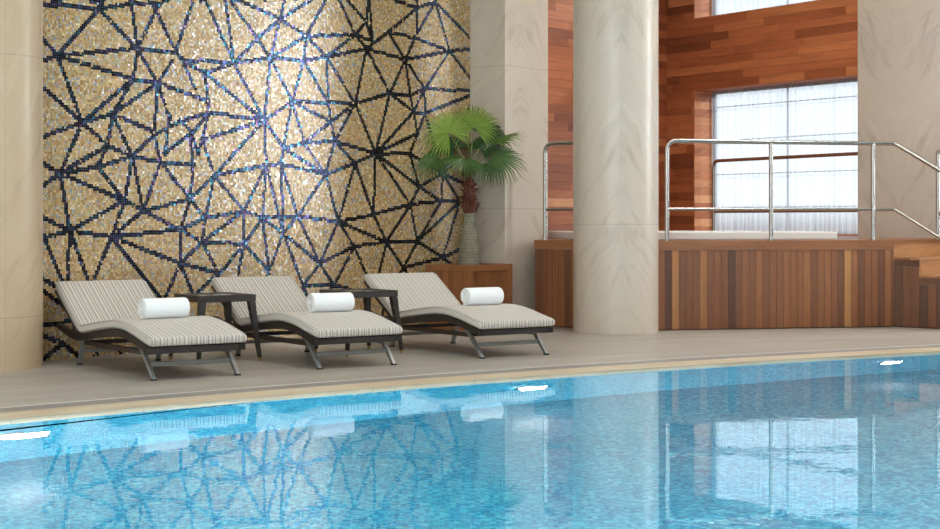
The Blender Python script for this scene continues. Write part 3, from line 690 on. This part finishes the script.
def make_lounger():
    root = empty('sun_lounger')
    us = [i*1.97/46 for i in range(47)]
    for sgn in (-1, 1):                                    # curved woven side rails
        m = MB(); sts = []
        for u in us:
            z = interp(FT, u); hgt = .055 if u < 1.5 else .062-.02*(u-1.5)/.47; x0, x1 = (sgn*HW, sgn*(HW-.05))
            sts.append([(x0,u,z),(x1,u,z),(x1,u,z-hgt),(x0,u,z-hgt)])
        loft(m, sts, uvmode=lambda p: (p[1], p[2]+p[0])); m.build('side_rail', M['wicker'], root, bevel=.006)
    m = MB(); sts = []                                     # woven bed under the cushion
    for u in [.05+i*1.37/30 for i in range(31)]:
        z = interp(FT, u)-.012; sts.append([(HW-.05,u,z),(-HW+.05,u,z),(-HW+.05,u,z-.02),(HW-.05,u,z-.02)])
    loft(m, sts, uvmode=lambda p: (p[0], p[1])); m.build('woven_bed', M['wicker'], root)
    m = MB(); m.box((0,.03,.224), (2*HW-.10,.05,.052)); m.build('end_rail', M['wicker'], root, bevel=.006)
    m = MB()
    for sgn in (-1, 1): m.box((sgn*(HW-.075),.86,.192), (.035,1.30,.038))
    for u in (.28, 1.46): m.box((0,u,.192), (2*HW-.185,.035,.034))
    m.build('under_frame', M['dark_wood'], root, bevel=.004)
    def leg(sx, ut, uf):
        m = MB(); x = sx*(HW-.055); h = .026; w = .016; vs = []
        for (u, z, hh) in ((uf, 0.012, .02), (ut, .235, h)):
            vs += [(x-w,u-hh,z),(x+w,u-hh,z),(x+w,u+hh,z),(x-w,u+hh,z)]
        m.add(vs, [(3,2,1,0),(4,5,6,7),(0,1,5,4),(1,2,6,5),(2,3,7,6),(3,0,4,7)]); o = m.build('leg', M['alu'], root, bevel=.004)
        f = MB(); f.box((x,uf,.007), (.038,.046,.014)); f.build('foot_cap', M['rubber'], o, bevel=.002)
    for sx in (-1, 1): leg(sx, .26, .035)
    for sx in (-1, 1): leg(sx, 1.47, 1.56)
    m = MB(); m.box((0,.140,.112), (2*HW-.145,.022,.036)); m.build('stretcher', M['alu'], root, bevel=.004)
    m = MB(); m.box((0,1.512,.12), (2*HW-.145,.022,.03)); m.build('stretcher', M['alu'], root, bevel=.004)
    # backrest frame and props
    m = MB(); sts = []
    for t in (-.02, BL-.015):
        c = J+bd*t-bn*.004; sts.append([tuple(c+Vector((HW-.005,0,0))), tuple(c+Vector((-HW+.005,0,0))), tuple(c+Vector((-HW+.005,0,0))-bn*.032), tuple(c+Vector((HW-.005,0,0))-bn*.032)])
    loft(m, sts, uvmode=lambda p: (p[0], p[1]*1.2)); m.build('backrest_frame', M['wicker'], root, bevel=.006)
    for sx in (-1, 1):
        a = J+bd*.36-bn*.03; m = MB(); m.tube([(sx*.31,a.y,a.z),(sx*.31,1.80,.27)], .012, 8); m.build('support_strut', M['dark_wood'], root, 40)
    m = MB(); m.box((0,1.80,.262), (.66,.028,.028)); m.build('support_bar', M['dark_wood'], root, bevel=.003)
    # seat cushion
    sec = rounded(HW-.002, .074, .026, 4); sts = []
    uu = [-.028,-.022,-.008,.02] + [.06+i*1.36/40 for i in range(41)]
    for i, u in enumerate(uu):
        sh = {0:.62, 1:.80, 2:.93}.get(i, 1.0); z = interp(FT, max(0,u)) + .002
        tp = 1.0
        sts.append([(x*(1-.012*(1-sh)*2), u, z+.037+(zz-.037)*sh*tp) for x, zz in sec])
    m = MB(); loft(m, sts, uvmode=lambda p: (p[0]+.5, p[1])); seat = m.build('seat_cushion', M['stripe'], root, 50)
    # piping round the upper and lower edge
    for sgn in (-1, 1):
        for dz in (.062, .014): m = MB(); m.tube([(sgn*(HW+.000), u, interp(FT, max(0,u))+.002+dz) for u in uu[3:]], .0035, 6); m.build('piping', M['piping'], seat, 40)
    sts = []
    tt = [0,.012,.03]+[.06+i*(BL-.12)/8 for i in range(9)]+[BL-.03,BL-.01,BL]
    for i, t in enumerate(tt):
        sh = {0:.62,1:.85,len(tt)-1:.62,len(tt)-2:.85}.get(i, 1.0); c = J+bd*t
        sts.append([tuple(c+Vector((x*(1-.015*(1-sh)),0,0))+bn*(.036+(zz-.036)*sh)) for x, zz in rounded(HW-.002, .072, .026, 4)])
    m = MB(); loft(m, sts, uvmode=lambda p: (p[0]+.5, p[1])); bk = m.build('backrest_cushion', M['stripe'], root, 50)
    for sgn in (-1, 1):
        for dn in (.058, .012): m = MB(); m.tube([tuple(J+bd*t+bn*dn+Vector((sgn*HW,0,0))) for t in tt[2:-2]], .0035, 6); m.build('piping', M['piping'], bk, 40)
    return root
proto = make_lounger()
spots = [((-2.06,11.745), 34.6, 'sun lounger with striped cushion nearest the left stone column, side table at its right'),
         ((-.90,12.605), 33.8, 'middle sun lounger with striped cushion standing between the two dark side tables'),
         ((.411,13.575), 33.6, 'sun lounger with striped cushion in front of the potted palm planter')]
LG = []
for i, (p, a, lab) in enumerate(spots):
    o = proto if i == 0 else copy_tree(proto)
    o.location = (p[0], p[1], 0); o.rotation_euler = (0,0,R(a)); tag(o, lab, 'sun lounger', 'striped sun loungers along the pool'); LG.append((p, R(a)))

# rolled towels
def make_towel():
    m = MB(); turns = 3.6; r0, r1 = .012, .083; n = 90; Lh = .188; th = .0175
    ys = [-Lh, -Lh+.006, -Lh+.02, Lh-.02, Lh-.006, Lh]; inset = [.55, .85, 1, 1, .85, .55]
    outer = []; inner = []
    for i in range(n+1):
        t = i/n; a = -PI*.35 - turns*2*PI*(1-t); r = r0+(r1-r0)*t
        outer.append((r, a)); 
    vs = []; nseg = len(ys)
    for (r, a) in outer:
        for y, f in zip(ys, inset): hh = th*.5*f; vs.append((y, (r+hh)*math.cos(a), (r+hh)*math.sin(a)*.96))
        for y, f in zip(reversed(ys), reversed(inset)): hh = th*.5*f; vs.append((y, (r-hh)*math.cos(a), (r-hh)*math.sin(a)*.96))
    w = 2*nseg; fs = []
    for i in range(n):
        for k in range(w): fs.append((i*w+k, i*w+(k+1)%w, (i+1)*w+(k+1)%w, (i+1)*w+k))
    fs.append(tuple(range(w-1,-1,-1))); fs.append(tuple(n*w+k for k in range(w)))
    m.add(vs, fs); o = m.build('rolled_towel', M['towel'], None, 60); return o
tw = make_towel()
tl = [('white rolled towel lying on the lounger nearest the left column', -.02, .60, 2), ('white rolled towel lying on the middle lounger', .05, .58, -3), ('white rolled towel lying on the lounger in front of the planter', .05, .62, 1)]
for i, (lab, v, u, da) in enumerate(tl):
    o = tw if i == 0 else tw.copy()
    if i: COL.objects.link(o)
    (p, a) = LG[i]; d = Vector((math.cos(a),math.sin(a))); q = Vector((-math.sin(a),math.cos(a)))
    c = Vector(p)+d*v+q*u; o.location = (c.x, c.y, interp(FT,u)+.074+.002+.082); o.rotation_euler = (0,0,a+R(da)); tag(o, lab, 'towel', 'rolled white towels on the loungers')

# side tables
def make_table():
    root = empty('side_table'); H = .565; S = .26
    m = MB()
    for (x,y,w,d) in ((0,-S+.03,2*S,.06),(0,S-.03,2*S,.06),(-S+.03,0,.06,2*S-.12),(S-.03,0,.06,2*S-.12)): m.box((x,y,H-.026), (w,d,.058))
    m.build('apron', M['wicker'], root, bevel=.005)
    m = MB(); m.box((0,0,H-.009), (2*S-.124,2*S-.124,.01)); m.build('glass_top', M['table_glass'], root, bevel=.002)
    for sx in (-1,1):
        for sy in (-1,1):
            m = MB(); vs = []
            for (e, z, h) in ((S+.022, .03, .015), (S-.032, H-.056, .030)):
                cx, cy = sx*e, sy*e; vs += [(cx-h,cy-h,z),(cx+h,cy-h,z),(cx+h,cy+h,z),(cx-h,cy+h,z)]
            m.add(vs, [(3,2,1,0),(4,5,6,7),(0,1,5,4),(1,2,6,5),(2,3,7,6),(3,0,4,7)]); o = m.build('leg', M['wicker'], root, bevel=.004)
            f = MB(); f.lathe([(.012,0),(.016,.03)], (sx*(S+.022),sy*(S+.022),0), 12); f.build('foot_tip', M['brass'], o, 40)
    return root
tb = make_table()
a35 = R(35); vv = Vector((math.cos(a35),math.sin(a35))); aa = Vector((-vv.y,vv.x))
def tpos(F2): return Vector(F2) - vv*.282 + aa*.282
for i, (F2, lab) in enumerate((((-1.79,13.19), 'dark woven side table between the left and middle loungers'), ((-.617,13.96), 'dark woven side table between the middle lounger and the one by the planter'))):
    o = tb if i == 0 else copy_tree(tb)
    c = tpos(F2); o.location = (c.x, c.y, 0); o.rotation_euler = (0,0,a35); tag(o, lab, 'side table', 'dark side tables between the loungers')

# ------------------------------------------------------------------ planter and palm
C1 = Vector((-.008,16.756)); PA, PB, PH = .614, .786, .71
pc = C1 - mnor*PA/2 + mdir*PB/2
pt = empty('wooden_planter', (pc.x, pc.y, 0), math.atan2(mnor.y, mnor.x)); tag(pt, 'square reddish wooden planter box holding the fan palm', 'planter')
# local x = mnor (towards the room), local y = mdir
def side(axis, sgn):
    m = MB(); half = PA/2 if axis == 'x' else PB/2; span = PB if axis == 'x' else PA
    wd = span-.14; n = 6
    for i in range(n):
        t = -wd/2+(i+.5)*wd/n
        c = (sgn*(half-.022), t, PH/2) if axis == 'x' else (t, sgn*(half-.022), PH/2)
        d = (.02, wd/n-.003, PH-.14) if axis == 'x' else (wd/n-.003, .02, PH-.14)
        m.box(c, d, tone=random.uniform(.2,.9))
    return m.build('side_panel', M['teak'], pt)
for ax, sg in (('x',1),('x',-1),('y',1),('y',-1)): side(ax, sg)
m = MB()
for sx in (-1,1):
    for sy in (-1,1): m.box((sx*(PA/2-.035), sy*(PB/2-.035), PH/2), (.07,.07,PH), tone=.6)
for z in (.035, PH-.035):
    for sx in (-1,1): m.box((sx*(PA/2-.018),0,z), (.034,PB-.14,.07), tone=.7)
    for sy in (-1,1): m.box((0,sy*(PB/2-.018),z), (PA-.14,.034,.07), tone=.7)
m.build('corner_frame', M['teak'], pt, bevel=.004)
m = MB(); m.box((0,0,PH-.10), (PA-.07,PB-.07,.06)); m.build('soil', M['soil'], pt)

palm = empty('fan_palm', (pc.x, pc.y, PH-.075)); tag(palm, 'fan palm with bottle shaped ringed trunk in the wooden planter', 'palm')
z0 = PH-.075
m = MB(); prof = []
for i in range(50):
    t = i/49; z = t*.68
    r = float(np.interp(z-.075, [0,.13,.26,.39,.51,.62], [.126,.117,.105,.082,.055,.052]))
    r += .002*math.sin(z*2*PI/.028); prof.append((r, z))
m.lathe(prof, n=36); m.build('trunk', M['trunk'], palm, 60)
m = MB(); prof = [(.05,.64),(.072,.66),(.080,.72),(.078,.80),(.070,.86),(.058,.92),(.050,1.0),(.044,1.10),(.03,1.18)]
m.lathe(prof, n=24)
for i in range(110):                                       # ragged fibres and old leaf bases
    a = random.uniform(0,2*PI); z = random.uniform(.64,1.08); r = np.interp(z, [q[1] for q in prof], [q[0] for q in prof])
    d = Vector((math.cos(a),math.sin(a),0)); b = d*r*.9+Vector((0,0,z)); L = random.uniform(.03,.075)
    m.tube([b, b+d*L*.6+Vector((0,0,L*.5)), b+d*L+Vector((0,0,L*random.uniform(-.3,.9)))], [.009,.006,.001], 5)
m.build('fibrous_crown', M['fibre'], palm, 50)
CRN = Vector((0,0,1.12))
def frond(hub, D, Nn, rad, spread=125, nb=30, tone=.6, droop=.25):
    hub = Vector(hub)+CRN; D = Vector(D).normalized(); Nn = Vector(Nn); Nn = (Nn-D*Nn.dot(D)).normalized(); S = D.cross(Nn)
    mid = CRN.lerp(hub, .55)+Vector((0,0,.03))
    m = MB(); m.tube([CRN+Vector((0,0,-.03)), mid, hub], [.010,.007,.005], 6); pet = m.build('frond', M['petiole'], palm, 50)
    m = MB()
    for i in range(nb):
        f = (i+.5)/nb*2-1; a = R(spread)*f; L = rad*(1-.20*abs(f)**2.2)*random.uniform(.94,1.05)
        d = D*math.cos(a)+S*math.sin(a); q = D*-math.sin(a)+S*math.cos(a)
        w = R(spread)*2/nb*rad*.46*.5
        ks = [(.02,.15),(.2,.5),(.42,.92),(.58,1.0),(.75,.72),(.9,.36),(1.0,.03)]
        vs = []; fs = []
        for j, (t, ww) in enumerate(ks):
            dp = -Vector((0,0,1))*droop*rad*t**2.6*(.6+.8*random.random()*(t>.8)) - Nn*.10*rad*t*t + Nn*.015*math.sin(i*PI)*t
            c = hub+d*L*t+dp; hw = w*ww
            vs += [tuple(c-q*hw), tuple(c+Nn*(-hw*.55)), tuple(c+q*hw)]
        for j in range(len(ks)-1):
            b = j*3; fs += [(b,b+1,b+4,b+3),(b+1,b+2,b+5,b+4)]
        m.add(vs, fs, tone=min(1,max(0,tone+random.uniform(-.10,.10))))
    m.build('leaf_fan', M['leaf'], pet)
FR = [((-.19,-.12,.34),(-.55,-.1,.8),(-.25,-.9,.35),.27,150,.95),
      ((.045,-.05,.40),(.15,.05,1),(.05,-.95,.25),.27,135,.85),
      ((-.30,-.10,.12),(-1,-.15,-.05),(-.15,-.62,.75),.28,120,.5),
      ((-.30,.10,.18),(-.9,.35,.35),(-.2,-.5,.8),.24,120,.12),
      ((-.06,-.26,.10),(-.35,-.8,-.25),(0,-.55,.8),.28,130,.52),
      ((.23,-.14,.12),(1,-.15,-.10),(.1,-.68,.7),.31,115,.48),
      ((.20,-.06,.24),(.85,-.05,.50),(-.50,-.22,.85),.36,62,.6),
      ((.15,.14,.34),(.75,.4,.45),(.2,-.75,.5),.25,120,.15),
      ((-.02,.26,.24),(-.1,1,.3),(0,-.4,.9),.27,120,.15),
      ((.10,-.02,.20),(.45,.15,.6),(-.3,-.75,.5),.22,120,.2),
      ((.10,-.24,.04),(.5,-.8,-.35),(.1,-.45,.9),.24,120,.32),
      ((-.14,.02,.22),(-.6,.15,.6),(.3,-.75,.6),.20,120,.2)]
for hub, D, Nn, rad, sp, tn_ in FR: frond(Vector(hub)*1.2, D, Nn, rad*1.22, sp, 32, tn_)  # light put into leaf tone: lit upper fans pale, rear fans dark

# ------------------------------------------------------------------ ceiling, outer walls and lights
m = MB(); CE = CB+bdir*6-bnor*.36; CF = CB-bnor*.36
m.prism([(-10,-4),(9.5,-4),(9.5,17),(CE.x,CE.y),(CF.x,CF.y),(CF.x-8,CF.y),(-10,25)], CEIL, CEIL+.2)
tag(m.build('ceiling', M['plaster']), kind='structure')
m = MB(); m.prism([(9.6,-4),(9.8,-4),(9.8,18.0),(CE.x+.15,CE.y-.02),(CE.x,CE.y-.2),(9.6,17.3)], -.02, CEIL, .1)
tag(m.build('wall_right', M['plaster_brown']), kind='structure')
m = MB(); m.prism([(-9.2,-4),(-9.0,-4),(-9.0,25),(-9.2,25)], -.02, CEIL); tag(m.build('wall_left', M['plaster']), kind='structure')
def lamp(kind, loc, target, power, size, col=(1,1,1), sizey=None, spread=170):
    l = bpy.data.lights.new(kind, 'AREA'); l.energy = power; l.color = col; l.size = size
    if sizey: l.shape = 'RECTANGLE'; l.size_y = sizey
    l.spread = R(spread)
    o = bpy.data.objects.new(kind, l); COL.objects.link(o); o.location = loc
    o.rotation_euler = (Vector(target)-Vector(loc)).to_track_quat('-Z', 'Y').to_euler(); return o
P_ = dict(ceil=58, win=430, front=380, pool=250)
# daylight from the tall window in the right-hand wall, out of frame
lamp('window_daylight', (9.3,17.6,3.0), (0,16.0,2.2), P_['win'], 2.6, (.93,.97,1), 4.2)
# added soft fill from behind and left of the viewer, no source built there
lamp('front_fill', (-3.0,-3.5,4.2), (0,14,1.0), P_['front'], 7, (1,.98,.95), 3.5)
for x, y in ((-4,9),(-.6,11.2),(2.8,13.2),(6,14.5),(2.0,7.5),(2.6,19.6),(4.0,18.6)): lamp('ceiling_fill', (x,y,CEIL-.06), (x,y,0), P_['ceil'], .9, (1,.95,.88))  # added fill panels under the ceiling, no fixtures modelled
sun = bpy.data.lights.new('sun', 'SUN'); sun.energy = 1.8; sun.angle = R(3); sun.color = (1,.97,.93); so = bpy.data.objects.new('sun', sun); COL.objects.link(so)
so.location = (30,25,20); so.rotation_euler = Vector((-.93,-.10,-.40)).to_track_quat('-Z','Y').to_euler()
# added unseen fills at the near and side pool walls, brightening the basin
for x in (-6,-3,0,3,6): lamp('pool_niche_and_fill', (x,NEAR+.05,-.55), (x,NEAR+4,-1.3), P_['pool'], .5, (.95,.98,1), .5)
for s in (-1,1): lamp('pool_niche_and_fill', (XL+.1 if s<0 else XR-.1, 8, -.55), (0,9,-1.2), P_['pool'], .5, (.95,.98,1), .5)
for x in (-2.70,.445,3.72):
    p = arc(arc_at_x(x)); i = Vector((PC.x-p[0],PC.y-p[1],0)).normalized(); lamp('pool_niche_and_fill', (p[0]+i.x*.08,p[1]+i.y*.08,-.57), (p[0]+i.x*3,p[1]+i.y*3,-1.2), 4, .22)

# ------------------------------------------------------------------ outside
wd = bpy.data.worlds.new('sky'); sc.world = wd; wd.use_nodes = True; nt = wd.node_tree; nt.nodes.clear()
o = nt.nodes.new('ShaderNodeOutputWorld'); b = nt.nodes.new('ShaderNodeBackground'); tc = nt.nodes.new('ShaderNodeTexCoord'); sp = nt.nodes.new('ShaderNodeSeparateXYZ'); cr = nt.nodes.new('ShaderNodeValToRGB')
mr = nt.nodes.new('ShaderNodeMapRange'); mr.inputs[1].default_value = -.25; mr.inputs[2].default_value = .75
nt.links.new(tc.outputs['Generated'], sp.inputs[0]); nt.links.new(sp.outputs[2], mr.inputs[0]); nt.links.new(mr.outputs[0], cr.inputs[0])
e = cr.color_ramp.elements; e[0].position = .245; e[0].color = (.16,.155,.16,1); e[1].position = .262; e[1].color = (.86,.94,1,1)
x = cr.color_ramp.elements.new(.7); x.color = (.62,.80,1,1)
nt.links.new(cr.outputs[0], b.inputs[0]); b.inputs[1].default_value = 1.2; nt.links.new(b.outputs[0], o.inputs[0])

# ------------------------------------------------------------------ camera
cam = bpy.data.cameras.new('camera'); co = bpy.data.objects.new('camera', cam); COL.objects.link(co); sc.camera = co
co.location = (0,0,EYE); co.rotation_euler = (PI/2,0,0); cam.sensor_width = 36; cam.lens = F/940*36; cam.shift_y = -(264.5-220)/940
cam.clip_end = 300
vs_ = sc.view_settings; vs_.view_transform = 'Standard'; vs_.look = 'None'; vs_.gamma = 1; vs_.exposure = 0.32; vs_.use_curve_mapping = False
sc.cycles.max_bounces = 10; sc.cycles.transparent_max_bounces = 12
